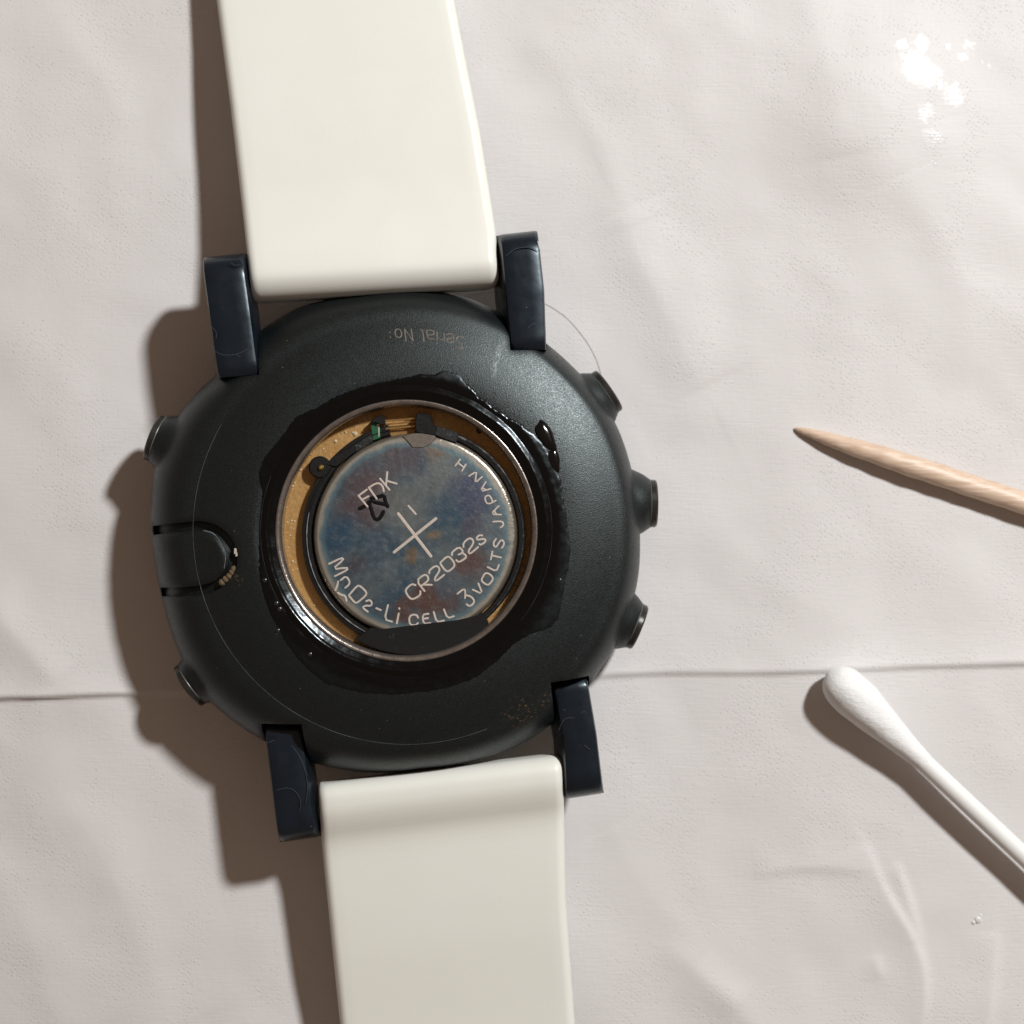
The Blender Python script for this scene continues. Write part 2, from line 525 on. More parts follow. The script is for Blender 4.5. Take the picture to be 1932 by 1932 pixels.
def lug_mesh(g):
    V, F = [], []
    fr = lug_frames(g)
    n = len(fr)
    for t, L, R in fr:
        s = (R - L); w = np.linalg.norm(s[:2]); s = s / np.linalg.norm(s)
        top = (L[2] + R[2]) / 2
        # rounded tip and slightly rounded base end
        e = max(0, (t - .80) / .20); dz = 2.4 * (1 - math.sqrt(max(0, 1 - e ** 2)))
        b = max(0, (.05 - t) / .05); dz += .45 * b
        zt = top - dz
        zb = 3.2 + 1.2 * t + 2.4 * e ** 2
        zb = min(zb, zt - .5)
        rc = .42
        dl, dr = g['draft']
        zm = zb + .35 * (zt - zb)
        sec = [(rc, zt), (w * .35, zt + .03), (w * .65, zt + .03), (w - rc, zt), (w - .12, zt - .12), (w, zt - rc),
               (w + dr, zm), (w + dr * .9 - .3, zb), (-dl * .9 + .3, zb), (-dl, zm), (0, zt - rc), (.12, zt - .12)]
        for x, z in sec:
            p = L + s * x
            V.append((p[0], p[1], z))
    m = len(sec)
    for i in range(n - 1):
        for q in range(m):
            w_ = (q + 1) % m
            F.append((i * m + q, i * m + w_, (i + 1) * m + w_, (i + 1) * m + q))
    F.append(tuple(range(m))); F.append(tuple(reversed(range((n - 1) * m, n * m))))
    return V, F

def lug_cutter(g, gp=.28):
    fr = lug_frames(g, 2)
    (_, L0, R0_), (_, L1, R1) = fr[0], fr[-1]
    s = (R0_ - L0)[:2]; s = s / np.linalg.norm(s)
    d = ((L0 + R0_) / 2 - (L1 + R1) / 2)[:2]; d = d / np.linalg.norm(d)
    P = [L0[:2] - s * gp + d * gp, R0_[:2] + s * gp + d * gp, R1[:2] + s * gp - d * 4, L1[:2] - s * gp - d * 4]
    return prism(P, 6.3, 20, .01)

def groove_cutter():
    px = [(289, 1001), (312, 998), (334, 995.6), (360, 993), (381, 991), (412, 1000), (434, 1025), (441, 1053), (434, 1081), (409, 1106), (381, 1113), (344, 1117), (325, 1117), (304, 1117)]
    pts = [surf_px(u, v) for u, v in px]
    pts = chaikin(pts, 2)
    V, F = [], []
    n = len(pts)
    for i in range(n):
        d = pts[min(i + 1, n - 1)] - pts[max(i - 1, 0)]; d[2] = 0; d /= np.linalg.norm(d)
        s = np.array([-d[1], d[0], 0])
        w = .46
        hh = pts[i][2]
        for q, z in ((-w, hh - .75), (w, hh - .75), (w, 17), (-w, 17)):
            p = pts[i] + s * q
            V.append((p[0], p[1], z))
    for i in range(n - 1):
        for q in range(4):
            k = (q + 1) % 4
            F.append((i * 4 + q, i * 4 + k, i * 4 + 4 + k, i * 4 + 4 + q))
    F.append((3, 2, 1, 0)); F.append(tuple(range((n - 1) * 4, n * 4)))
    return V, F

M_cap = simple('dark_metal_button', (.045, .042, .038), .3, .6, var=.25)
M_gap = simple('pale_button_edge', (.16, .165, .16), .35, .3)
BUTTONS = [((1140, 742), (75, -52), 2.45, 1.0), ((1226, 950), (1, .0), 2.45, 1.0), ((1196, 1180), (78, 32), 2.4, .9),
           ((299, 829), (-93, -36), 2.45, .75), ((364, 1289), (-74, 53), 2.45, .6)]
def revolve_axis(c, d, prof, n=48):
    """surface of revolution about the horizontal axis through c along d; prof: (distance, radius)"""
    d = np.array([d[0], d[1], 0.0]); d /= np.linalg.norm(d)
    s = np.array([-d[1], d[0], 0.0]); k = np.array([0, 0, 1.0])
    V, F = [], []
    for x, r in prof:
        for i in range(n):
            a = 2 * math.pi * i / n
            V.append(c + d * x + r * (s * math.cos(a) + k * math.sin(a)))
    m = len(prof)
    for q in range(m - 1):
        for i in range(n):
            j = (i + 1) % n
            F.append((q * n + i, q * n + j, q * n + n + j, q * n + n + i))
    F.append(tuple(range(n))); F.append(tuple(reversed(range((m - 1) * n, m * n))))
    return V, F
case = link('case', *case_mesh(), M_case, watch, sharp=40)
cutters = []
for (u, v), nd, r, k in BUTTONS:                 # swellings of the case that carry the buttons
    fl = [(-4.6, 1.95), (-3.9, 1.86), (-3.2, 1.70), (-2.6, 1.56), (-2.0, 1.45), (-1.5, 1.36), (-1.0, 1.27), (-.6, 1.18), (-.3, 1.09), (-.1, 1.04), (0, .98)]
    fl = [(x, r + (q * r - r) * k) for x, q in fl]
    cutters.append(link('swelling', *revolve_axis(loc(u, v, 5.4), (nd[0], -nd[1]), fl), M_case, watch))
for q, g in enumerate(LUGS): cutters.append(link('cutter', *lug_cutter(g, .05 if q < 2 else .2), M_case, watch))
cutters.append(link('cutter', *groove_cutter(), M_case, watch))
for c in cutters:
    md = case.modifiers.new('cut', 'BOOLEAN'); md.operation = 'UNION' if c.name.startswith('swelling') else 'DIFFERENCE'; md.object = c; md.solver = 'MANIFOLD'
bpy.context.view_layer.update()
dg = bpy.context.evaluated_depsgraph_get()
nm = bpy.data.meshes.new_from_object(case.evaluated_get(dg))
case.modifiers.clear()
old = case.data; case.data = nm; nm.name = 'case'; bpy.data.meshes.remove(old)
nm.polygons.foreach_set('use_smooth', [True] * len(nm.polygons)); nm.set_sharp_from_angle(angle=math.radians(40))
if not nm.materials: nm.materials.append(M_case)
for c in cutters:
    d = c.data; bpy.data.objects.remove(c); bpy.data.meshes.remove(d)

for g in LUGS:
    link('lug', *lug_mesh(g), M_lug, watch, sharp=45)

SCR = [  # fine scratches on each lug: zoom origin, zoom factor, strokes
    ((420, 480), 4.39, [[(195, 1250), (260, 1310), (350, 1332), (480, 1312), (590, 1240)], [(390, 435), (430, 460), (475, 450)], [(205, 1060), (255, 1110), (245, 1165)], [(440, 1320), (480, 1345)]]),
    ((980, 460), 4.025, [[(545, 420), (600, 365), (680, 340), (760, 338), (830, 372)], [(735, 1060), (770, 1020), (805, 1015), (820, 1060)]]),
    ((540, 1460), 4.2, [[(195, 745), (280, 712), (380, 730), (470, 800), (540, 950), (582, 1130), (560, 1300)], [(450, 790), (530, 900), (575, 1050)], [(290, 1180), (400, 1152), (480, 1200), (520, 1300), (500, 1370)]]),
    ((1000, 1440), 4.83, [[(1120, 820), (1145, 730), (1200, 680), (1280, 685)], [(1350, 640), (1390, 605), (1405, 640)], [(1380, 970), (1440, 1020)], [(1160, 590), (1185, 605)]]),
]
M_scr = simple('pale_scratch', (.030, .040, .052), .5, vs=2.5, var=.6)
lug_objs = [o for o in watch.children if o.name.startswith('lug')]
for lo, g, (og, k, st) in zip(lug_objs, LUGS, SCR):
    parts = []
    for line in st:
        parts.append(ribbon(chaikin([loc((og[0] + a / k) * .85638, (og[1] + b / k) * .85638, float(np.mean(g['h'][:2])) + .03) for a, b in line], 2), .06, .010, .12))
    link('scratch', *merge(parts), M_scr, lo)
M_chip = simple('bare_metal_chip', (.45, .48, .48), .4, .3)
link('bare_chip', *merge([ribbon([loc((980 + a / 4.025) * .85638, (460 + b / 4.025) * .85638, 10.75) for a, b in [(826, 290), (832, 322), (843, 360)]], .16, .04, .15)]), M_chip, lug_objs[1])

# seam line where the back plate meets the curved flank
M_seam = simple('worn_grey_edge', (.085, .092, .09), .4, vs=2.5, var=.6)
pts = []
for k in range(90):
    a = math.radians(150 + 142 * k / 89)
    pts.append((RP * math.cos(a), RP * math.sin(a), H(RP, a) + .0))
M_rad = [.022 * (.35 + .65 * abs(math.sin(k * .37) * math.sin(k * .11 + 1))) + .008 for k in range(90)]
link('seam_line', *tube(pts, M_rad, 6), M_seam, case)

# ------------------------------------------------------------------ push buttons
for (u, v), nd, r, k in BUTTONS:
    c = loc(u, v, 5.4); d = (nd[0], -nd[1])
    b = link('button', *revolve_axis(c, d, [(-.4, r * .9), (.08, r * .9), (.10, r * .985), (.50, r * .985), (.66, r * .93), (.70, r * .85), (.72, r * .3)]), M_cap, watch, sharp=35)
    link('bright_edge', *revolve_axis(c, d, [(-.1, r * .97), (.0, r * 1.005), (.05, r * 1.005), (.06, r * .95)]), M_gap, b, sharp=60)

# ------------------------------------------------------------------ straps
def strap_material():
    n = N('ivory_rubber_strap')
    col = n.mix(n.noise(.06, 3), (.705, .705, .640), (.740, .742, .690))
    return n.set(Base_Color=col, Roughness=n.ramp(n.noise(.25, 3), .3, .7, .36, .46), Specular_IOR_Level=.45,
                                  Normal=n.bump(n.noise(3.5, 3), .008))
M_strap = strap_material()
def strap_mesh(L, R, prof, corner, thick=2.9, rl=34.0, drop=1.9):
    """L, R: edge pixels keyed by distance s from the lug end; prof: (s, top height); corner: rounding of the R corner"""
    S = sorted(set([0, 1, 2.5, 5, 8, 12, 17, 23, 30, 38, 46, 55, 65, 75, 85, 95, 105, 118, 132, 150] + list(range(170, 720, 25))))
    V, F = [], []
    rows = 0
    sx = [p[0] for p in prof]; sz = [p[1] for p in prof]
    # smooth height curve
    dense = np.interp(np.arange(0, 721), sx, sz)
    pad = np.concatenate([dense[:1].repeat(0), dense])
    sm = pad.copy()
    for _ in range(60):
        sm[1:-1] = (sm[:-2] + 2 * sm[1:-1] + sm[2:]) / 4
    for s in S:
        h = float(sm[min(int(s), 720)])
        roll = drop * (1 - math.sqrt(max(0, 1 - max(0, (rl - s) / rl) ** 2)))      # end rolled round the bar
        h2 = h - roll
        lu = [np.interp(s, [q[0] for q in L], [q[1][k] for q in L]) for k in (0, 1)]
        ru = [np.interp(s, [q[0] for q in R], [q[1][k] for q in R]) for k in (0, 1)]
        cs = corner * (1 - math.sqrt(max(0, 1 - max(0, (26 - s) / 26) ** 2)))
        ru[0] -= cs
        lu[0] += .30 * cs
        A = loc(lu[0], lu[1], h2); B = loc(ru[0], ru[1], h2)
        d = B - A; w = np.linalg.norm(d); d /= w
        zb = h - thick - (1.6 if drop > 2 else .4) * max(0, 1 - s / 80)
        r = .95
        sec = []
        for k in range(7):
            a = math.pi * (k / 6) / 2
            sec.append((r * (1 - math.sin(a)), h2 - r * (1 - math.cos(a))))
        sec = sec[::-1]                                           # from left side up to the top
        top = [(w * q, h2) for q in np.linspace(.08, .92, 9)]
        right = [(w - x, z) for x, z in sec[::-1]]
        pts = sec + top + right + [(w - .15, zb + .4), (w - .6, zb), (.6, zb), (.15, zb + .4)]
        for x, z in pts:
            p = A + d * x
            V.append((p[0], p[1], max(z, zb)))
        rows += 1
    m = len(pts)
    for i in range(rows - 1):
        for q in range(m):
            k = (q + 1) % m
            F.append((i * m + q, i * m + k, (i + 1) * m + k, (i + 1) * m + q))
    F.append(tuple(range(m))); F.append(tuple(reversed(range((rows - 1) * m, rows * m))))
    return V, F
upL = [(0, (474, 570)), (170, (456, 400)), (350, (433, 200)), (550, (407, 0)), (720, (385, -170))]
upR = [(0, (943, 544)), (103, (936, 440)), (275, (906, 250)), (405, (880, 120)), (525, (857, 0)), (720, (822, -195))]
link('strap', *strap_mesh(upL, upR, [(0, 10.6), (45, 10.6), (90, 9.9), (130, 9.1), (200, 7.9), (350, 6.6), (550, 5.0), (720, 4.0)], 26, rl=66.0, drop=2.9), M_strap, watch, sharp=50)
loL = [(0, (598, 1478)), (120, (606, 1600)), (455, (640, 1932)), (720, (668, 2196))]
loR = [(0, (1063, 1424)), (110, (1065, 1534)), (275, (1068, 1700)), (505, (1085, 1932)), (720, (1100, 2146))]
link('strap', *strap_mesh(loL, loR, [(0, 8.8), (55, 8.8), (78, 8.3), (108, 7.3), (135, 7.0), (250, 6.6), (330, 6.2), (460, 5.2), (720, 3.7)], 22), M_strap, watch, sharp=50)

M_num = M_strap
eight = [[(838, 1505), (832, 1510), (838, 1516), (844, 1510), (838, 1505)], [(838, 1516), (831, 1522), (838, 1529), (845, 1522), (838, 1516)]]
strap_objs = [o for o in watch.children if o.name.startswith('strap')]
link('moulded_figure', *merge([ribbon(chaikin([loc(u, v, 8.62 - (v - 1505) * .022) for u, v in l], 2), .11, .03, .2) for l in eight]), M_num, strap_objs[1])

# ------------------------------------------------------------------ battery bay
M_rim = simple('tarnished_steel_rim', (.27, .24, .215), .26, .8, var=.45, vs=1.2, bump=.02)
M_gold = None
def gold_material():
    n = N('dusty_brass_plate')
    c = n.mix(n.noise(.5, 4), (.40, .205, .060), (.46, .285, .110))
    c = n.mix(n.ramp(n.noise(2.6, 4, .7), .55, .75), c, (.50, .36, .19))
    return n.set(Base_Color=c, Roughness=n.ramp(n.noise(2.5, 3), .3, .7, .42, .6), Metallic=.5, Normal=n.bump(n.noise(3, 3), .03))
M_gold = gold_material()
rim = link('opening_rim', *lathe([(12.86, 10.0), (12.86, 12.2), (12.80, 12.33), (12.72, 12.38), (12.62, 12.38), (12.50, 12.35), (12.39, 12.27), (12.29, 12.14), (12.21, 11.92), (12.18, 11.6), (12.18, 9.9)], 240), M_rim, watch, sharp=40)
FL = 9.9
link('brass_floor', *lathe([(0.001, FL), (6, FL), (10.2, FL), (12.3, FL), (12.3, FL - .6)], 160), M_gold, watch)

def Z1(a, b, h): return loc((560 + a / 2.76) * .85638, (840 + b / 2.76) * .85638, h)
def ZQ(o):
    return lambda a, b, h: loc((o[0] + a / 6.232) * .85638, (o[1] + b / 6.232) * .85638, h)
Q1, Q2, Q3, Q4 = ZQ((590, 870)), ZQ((900, 870)), ZQ((590, 1170)), ZQ((900, 1170))

HB = 11.75                                           # top of the coin cell
bc = loc(783.5, 1010, HB)                            # its centre in the watch's frame
M_hold = simple('black_holder_plastic', (.007, .008, .0085), .32, 0, var=.5, vs=1.5, bump=.015, bs=2)
M_dust = None
def dusty_black():
    n = N('dusty_black_plastic')
    c = n.mix(n.ramp(n.noise(2.6, 4, .75), .54, .70), (.008, .0095, .0095), (.070, .080, .078))
    return n.set(Base_Color=c, Roughness=.45, Normal=n.bump(n.noise(3.0, 3), .03))
M_dust = dusty_black()
cc = (bc[0], bc[1])
hold = link('battery_holder', *lathe([(10.12, 9.0), (10.12, 10.95), (10.25, 11.1), (10.55, 11.1), (10.62, 11.22), (10.72, 11.22), (10.8, 11.1), (11.12, 11.05), (11.22, 10.9), (11.22, 9.0)], 110,
            math.radians(104), math.radians(290), center=cc, closed=True), M_hold, watch, sharp=35)
link('holder_arc', *lathe([(10.12, 9.0), (10.12, 10.95), (10.2, 11.08), (10.4, 11.1), (10.62, 11.1), (10.74, 11.02), (10.8, 10.85), (10.8, 9.0)], 100,
     math.radians(290.3), math.radians(360 + 70), center=cc, closed=True), M_hold, hold, sharp=35)
link('worn_ridge', *tube([(cc[0] + 10.67 * math.cos(a), cc[1] + 10.67 * math.sin(a), 11.21) for a in np.radians(np.linspace(168, 248, 60))],
     [.035 + .035 * abs(math.sin(i * .7) * math.sin(i * .23)) for i in range(60)], 6), simple('scuffed_grey', (.20, .215, .21), .45, vs=3, var=.5), hold)
link('dusty_ridge', *tube([(cc[0] + 10.58 * math.cos(a), cc[1] + 10.58 * math.sin(a), 11.08) for a in np.radians(np.linspace(-62, 62, 90))],
     [.08 + .06 * abs(math.sin(i * .9) * math.sin(i * .31)) for i in range(90)], 6), M_dust, hold)
_n = N('worn_black_clip')
M_clip = _n.set(Base_Color=_n.mix(_n.ramp(_n.noise(1.8, 5, .8), .60, .74), (.006, .0075, .0078), (.055, .066, .066)), Roughness=.32, Normal=_n.bump(_n.noise(1.5, 3), .02))
# clip that covers the lower edge of the cell
arc = []
for a in np.radians(np.linspace(240, 309, 26)):
    arc.append((cc[0] + 11.75 * math.cos(a), cc[1] + 11.75 * math.sin(a)))
chord = [Z1(1400, 1408, 12)[:2], Z1(1340, 1428, 12)[:2], Z1(1240, 1452, 12)[:2], Z1(1100, 1468, 12)[:2], Z1(980, 1482, 12)[:2], Z1(760, 1510, 12)[:2], Z1(705, 1498, 12)[:2]]
link('clip_plate', *prism([tuple(p) for p in arc] + [tuple(p) for p in chord], 10.2, 11.92, .08), M_clip, hold, sharp=30)
# post with the brass pin
pc = Z1(398, 522, 11.2)
post = link('pin_post', *lathe([(0.001, 11.25), (.95, 11.25), (1.08, 11.12), (1.1, 10.9), (1.1, 9.5)], 40, center=pc[:2]), M_hold, hold)
link('brass_pin', *lathe([(0.001, 11.62), (.16, 11.58), (.27, 11.45), (.31, 11.2)], 24, center=Z1(405, 525, 11.5)[:2]), simple('polished_brass', (.62, .42, .13), .22, .9), post)
# left arm up to the green board
def zp(pts, z0, z1, name, mat, par, bev=.05):
    return link(name, *prism([tuple(Z1(a, b, z1)[:2]) for a, b in pts], z0, z1, bev), mat, par, sharp=30)
zp([(440, 505), (470, 465), (590, 395), (700, 322), (722, 320), (722, 372), (600, 440), (500, 520)], 9.6, 11.35, 'holder_arm', M_hold, hold)
zp([(610, 392), (700, 325), (720, 330), (718, 368), (620, 430)], 11.2, 11.42, 'dusty_arm_face', M_dust, hold)
pcb = zp([(708, 240), (765, 226), (767, 345), (716, 362)], 10.0, 11.2, 'circuit_board', simple('green_circuit_board', (.012, .085, .035), .35, var=.35, vs=2), watch)
zp([(745, 262), (762, 258), (763, 335), (756, 338), (752, 275), (745, 278)], 11.0, 11.24, 'solder_trace', simple('pale_solder', (.42, .45, .40), .35, .4), pcb, .01)
zp([(712, 238), (735, 222), (775, 204), (794, 212), (797, 262), (770, 262), (740, 248), (716, 254)], 10.0, 11.7, 'contact_block', M_hold, hold)
zp([(766, 262), (797, 258), (795, 332), (767, 342)], 9.8, 11.0, 'contact_strip', simple('brown_contact', (.20, .10, .04), .4, .4), watch)
zp([(985, 200), (1005, 190), (1030, 196), (1062, 200), (1078, 222), (1085, 262), (1112, 272), (1100, 328), (985, 312), (975, 250)], 9.8, 11.95, 'contact_block', M_hold, hold, .09)
zp([(1112, 272), (1180, 292), (1246, 318), (1228, 374), (1160, 352), (1098, 325)], 9.8, 11.85, 'dusty_block', M_dust, hold, .06)
M_wire = simple('gold_contact_wire', (.80, .52, .22), .25, .9, var=.1)
for (a, b), z, r in ((((796, 240), (980, 226)), 11.0, .10), (((798, 262), (978, 246)), 10.8, .08), (((800, 290), (978, 272)), 11.05, .12)):
    link('contact_wire', *tube([Z1(*a, z), Z1(*b, z)], r, 10), M_wire, watch)
zp([(800, 300), (982, 290), (982, 330), (800, 335)], 9.8, 10.6, 'contact_leaf', simple('brown_brass_leaf', (.34, .19, .07), .35, .5), watch)
link('dark_dimple', *lathe([(0.001, 10.12), (.2, 10.1), (.3, 9.9)], 20, center=Z1(1368, 300, 10)[:2]), M_hold, watch)

# crumbs on the brass
parts = []
for _ in range(90):
    a = math.radians(random.uniform(105, 200) if random.random() < .85 else random.uniform(200, 260)); r = random.uniform(10.9, 12.25)
    if math.hypot(r * math.cos(a) - cc[0], r * math.sin(a) - cc[1]) < 11.4: continue
    s = random.choice([.05, .06, .07, .09, .12]) * random.uniform(.7, 1.2)
    parts.append(dome((r * math.cos(a), r * math.sin(a), FL), s, s * .7, 6))
for a, b, s in ((615, 320, .26), (495, 365, .2), (340, 440, .16), (440, 340, .14), (640, 245, .18), (555, 310, .12)):
    p = Z1(a, b, FL); parts.append(dome((p[0], p[1], FL), s, .14, 7))
o = link('crumbs', *merge(parts), simple('pale_crumbs', (.50, .40, .26), .7, vs=4, var=.4), watch); o['kind'] = 'stuff'

# ------------------------------------------------------------------ wet black sealant round the opening
def Rout(): pass
BLOB = [(1078, 1040), (1074, 1000), (1066, 950), (1060, 905), (1050, 880), (1036, 850), (1015, 822), (988, 803), (960, 788), (935, 772),
        (905, 750), (885, 725), (862, 702), (838, 697), (820, 706), (795, 706), (770, 712), (735, 718), (690, 728), (640, 745), (600, 768), (556, 788), (540, 812), (520, 838), (497, 862), (487, 895), (496, 930),
        (492, 985), (488, 1040), (492, 1100), (506, 1150), (530, 1200), (565, 1250), (610, 1290), (660, 1304), (720, 1312), (790, 1308), (850, 1298), (900, 1278), (940, 1248), (968, 1216), (1000, 1198),
        (1040, 1186), (1056, 1168), (1062, 1130), (1072, 1085)]
_bp = sorted([(math.atan2(p[1], p[0]), math.hypot(p[0], p[1])) for p in (surf_px(u, v) for u, v in BLOB)])
_ba = np.array([a for a, r in _bp]); _br = np.array([r for a, r in _bp])
def seal_mesh():
    nA = 720; nr = 40
    V, F = [], []
    an = np.linspace(-math.pi, math.pi, nA + 1)[:-1]
    ro = np.interp(an, _ba, _br, period=2 * math.pi)
    ro = ro + .06 * vnoise(an * 60, an * 0, 2) + .04 * vnoise(an * 140, an * 0, 8)
    wob = vnoise(np.cos(an) * 7, np.sin(an) * 7, 5); wob2 = vnoise(np.cos(an) * 22, np.sin(an) * 22, 6)
    for i, a in enumerate(an):
        for k in range(nr + 1):
            q = k / nr
            r = 12.84 + (ro[i] - 12.84) * q
            # inner slope, crest, outer chamfer, thin skin outwards
            hh = H(r, a)
            sk = hh + .065 + .01 * wob2[i] + .05 * math.exp(-((r - 15.0 - .2 * wob[i]) / .35) ** 2)
            rq = r - .05 * wob[i]
            z = float(np.interp(rq, [12.8, 13.30, 13.52, 13.66, 13.80, 14.22, 14.42], [12.36, 12.57, 12.74, 12.79, 12.75, 12.565, 12.60])) if r < 14.42 else sk
            f = min(1, max(0, (r - 14.2) / .25)); z = z * (1 - f) + sk * f if r < 14.5 else sk
            e = max(0, (q - .86) / .14)
            if r > 14.3: z -= .11 * e ** 2
            x, y = r * math.cos(a), r * math.sin(a)
            z += .010 * float(vnoise(np.array(x * 1.6), np.array(y * 1.6), 3))
            V.append((x, y, z))
    m = nr + 1
    for i in range(nA):
        j = (i + 1) % nA
        for k in range(nr):
            F.append((i * m + k, j * m + k, j * m + k + 1, i * m + k + 1))
    return V, F
def seal_material():
    n = N('wet_black_sealant')
    c = n.mix(n.noise(.8, 3), (.0012, .0012, .0013), (.0025, .0022, .0022))
    rad = n.math('ADD', n.vmath('LENGTH', n.vmath('MULTIPLY', n.co, (1, 1, 0))), n.math('MULTIPLY', n.math('SUBTRACT', n.noise(1.3, 3), .5), 1.4))
    thin = n.ramp(rad, 14.7, 16.2)                 # the film thins out and dries away from the opening
    c = n.mix(thin, c, (.0030, .0040, .0042))
    return n.set(Base_Color=c, Roughness=n.math('ADD', n.ramp(n.noise(1.1, 3), .3, .7, .15, .24), n.math('MULTIPLY', thin, .20)), Specular_IOR_Level=.36, Specular_Tint=(.85, .95, 1.0, 1), Normal=n.bump(n.noise(1.2, 2), .022))
M_seal = seal_material()
seal = link('sealant_residue', *seal_mesh(), M_seal, watch, sharp=80)
# drops and wet specks
parts = []
drops = [(65, 1210), (135, 1350), (155, 1385), (145, 1515), (505, 1625), (340, 1660), (685, 1725), (800, 1728), (950, 1745), (935, 1748), (1860, 1208), (250, 1390), (285, 1437), (1745, 325), (1760, 290), (1790, 340), (1280, 95), (1300, 120)]
for a, b in drops:
    p = surf_px((560 + a / 2.76) * .85638, (840 + b / 2.76) * .85638)
    if math.hypot(p[0], p[1]) < 14.3: continue
    r = random.uniform(.18, .30)
    parts.append(dome((p[0], p[1], p[2] + .08), r, r * .42, 12))
for _ in range(380):
    a = math.radians(random.gauss(42, 17)); ro = float(np.interp(a, _ba, _br, period=2 * math.pi))
    if not (5 < math.degrees(a) < 82): continue
    r = ro + random.expovariate(1.7) - .15
    s = random.uniform(.03, .08)
    parts.append(dome((r * math.cos(a), r * math.sin(a), H(r, a) + (.05 if r < ro else 0)), s, s * .55, 6))
o = link('wet_specks', *merge(parts), simple('wet_black_specks', (.02, .022, .022), .22, vs=2), seal); o['kind'] = 'stuff'

def blob(u, v, rx, ry, ang, h, n=20):
    p = surf_px(u, v); V, F = [], []
    ca, sa = math.cos(ang), math.sin(ang)
    rings = [(1.0, -.2), (.97, .25), (.86, .6), (.66, .85), (.36, .97)]
    for q, z in rings:
        for i in range(n):
            a = 2 * math.pi * i / n
            k = 1 + .10 * math.sin(3 * a + 1) + .05 * math.sin(5 * a)
            x, y = rx * q * k * math.cos(a), ry * q * k * math.sin(a)
            X, Y = p[0] + x * ca - y * sa, p[1] + x * sa + y * ca
            V.append((X, Y, H(math.hypot(X, Y), math.atan2(Y, X)) + h * z))
    V.append((p[0], p[1], p[2] + h))
    for r_ in range(len(rings) - 1):
        for i in range(n):
            j = (i + 1) % n; F.append((r_ * n + i, r_ * n + j, r_ * n + n + j, r_ * n + n + i))
    k = (len(rings) - 1) * n
    for i in range(n): F.append((k + i, k + (i + 1) % n, k + n))
    return V, F
M_wet = simple('wet_black_drop', (.002, .002, .0022), .12, vs=1.5)
link('sealant_drop', *blob(1030, 822, 1.7, .75, math.radians(-62), .34), M_wet, seal, sharp=80)
link('sealant_drop', *blob(1046, 868, 1.2, .55, math.radians(-78), .22), M_wet, seal, sharp=80)

M_edge = simple('dark_gasket_edge', (.02, .021, .022), .25, vs=1.5, var=.5)
for a0, a1 in ((-38, 32), (158, 214)):
    link('gasket_edge', *tube([(14.2 * math.cos(a), 14.2 * math.sin(a), 12.62) for a in np.radians(np.linspace(a0, a1, 60))],
         [.02 + .03 * abs(math.sin(i * .21 + a0)) for i in range(60)], 6), M_edge, seal)
link('pale_edge', *ribbon(chaikin([surf_px(u, v) + np.array([0, 0, -.02]) for u, v in [(384, 1001), (404, 1006), (420, 1027), (427, 1050), (423, 1072)]], 2), .13, .03, .1),
     simple('pale_edge_grey', (.10, .115, .12), .45, vs=3, var=.6), case)  # paler strip along the inner edge of the groove

# dried bits in the groove of the side tab
M_flake = simple('dried_pale_flake', (.42, .38, .30), .7, vs=3, var=.3)
for (u, v), s in (((444, 1040), .3), ((446, 1046), .22)):
    p = surf_px(u, v)
    link('dried_flake', *prism([(p[0] - s * .5, p[1] - s), (p[0] + s * .6, p[1] - s * .8), (p[0] + s * .5, p[1] + s * .9), (p[0] - s * .4, p[1] + s)], p[2] - .6, p[2] + .03, .04), M_flake, case)
M_grime = simple('brown_grime', (.12, .085, .045), .8, vs=3, var=.5, bump=.1)
parts = []
for u, v in ((437, 1080), (432, 1087), (425, 1093), (418, 1099), (441, 1074)):
    p = surf_px(u, v); parts.append(dome((p[0], p[1], p[2] - .35), .38, .3, 8))
o = link('brown_grime', *merge(parts), M_grime, case); o['kind'] = 'stuff'

# ------------------------------------------------------------------ printed serial line
def ZS(a, b): return surf_px((820 + a / 8.05) * .85638, (700 + b / 8.05) * .85638)
SER = [
    [(1630, 362), (1575, 338), (1510, 342), (1490, 385), (1530, 440), (1585, 470), (1612, 525), (1570, 552), (1495, 530)],
    [(1330, 300), (1375, 278), (1440, 300), (1452, 400), (1430, 440), (1350, 440), (1330, 400), (1345, 362), (1445, 368)],
    [(1275, 280), (1282, 412)], [(1280, 405), (1212, 388)], [(1150, 250), (1152, 400)], [(1153, 440), (1156, 452)],
    [(965, 225), (1065, 222), (1105, 262), (1085, 305), (990, 308)], [(965, 225), (980, 340), (1010, 376), (1088, 378)],
    [(860, 213), (900, 232), (915, 425)],
    [(575, 200), (600, 420)], [(575, 205), (722, 410)], [(690, 200), (725, 410)],
    [(440, 200), (402, 238), (415, 325), (460, 355), (515, 340), (525, 280), (500, 212), (440, 200)], [(312, 256), (316, 264)], [(322, 342), (326, 352)]]
parts = [ribbon(chaikin([ZS(*p) for p in s], 1), .17, .012, .05) for s in SER]
link('serial_lettering', *merge(parts), simple('faded_tan_print', (.125, .105, .088), .6, vs=2.5, var=.4), case)

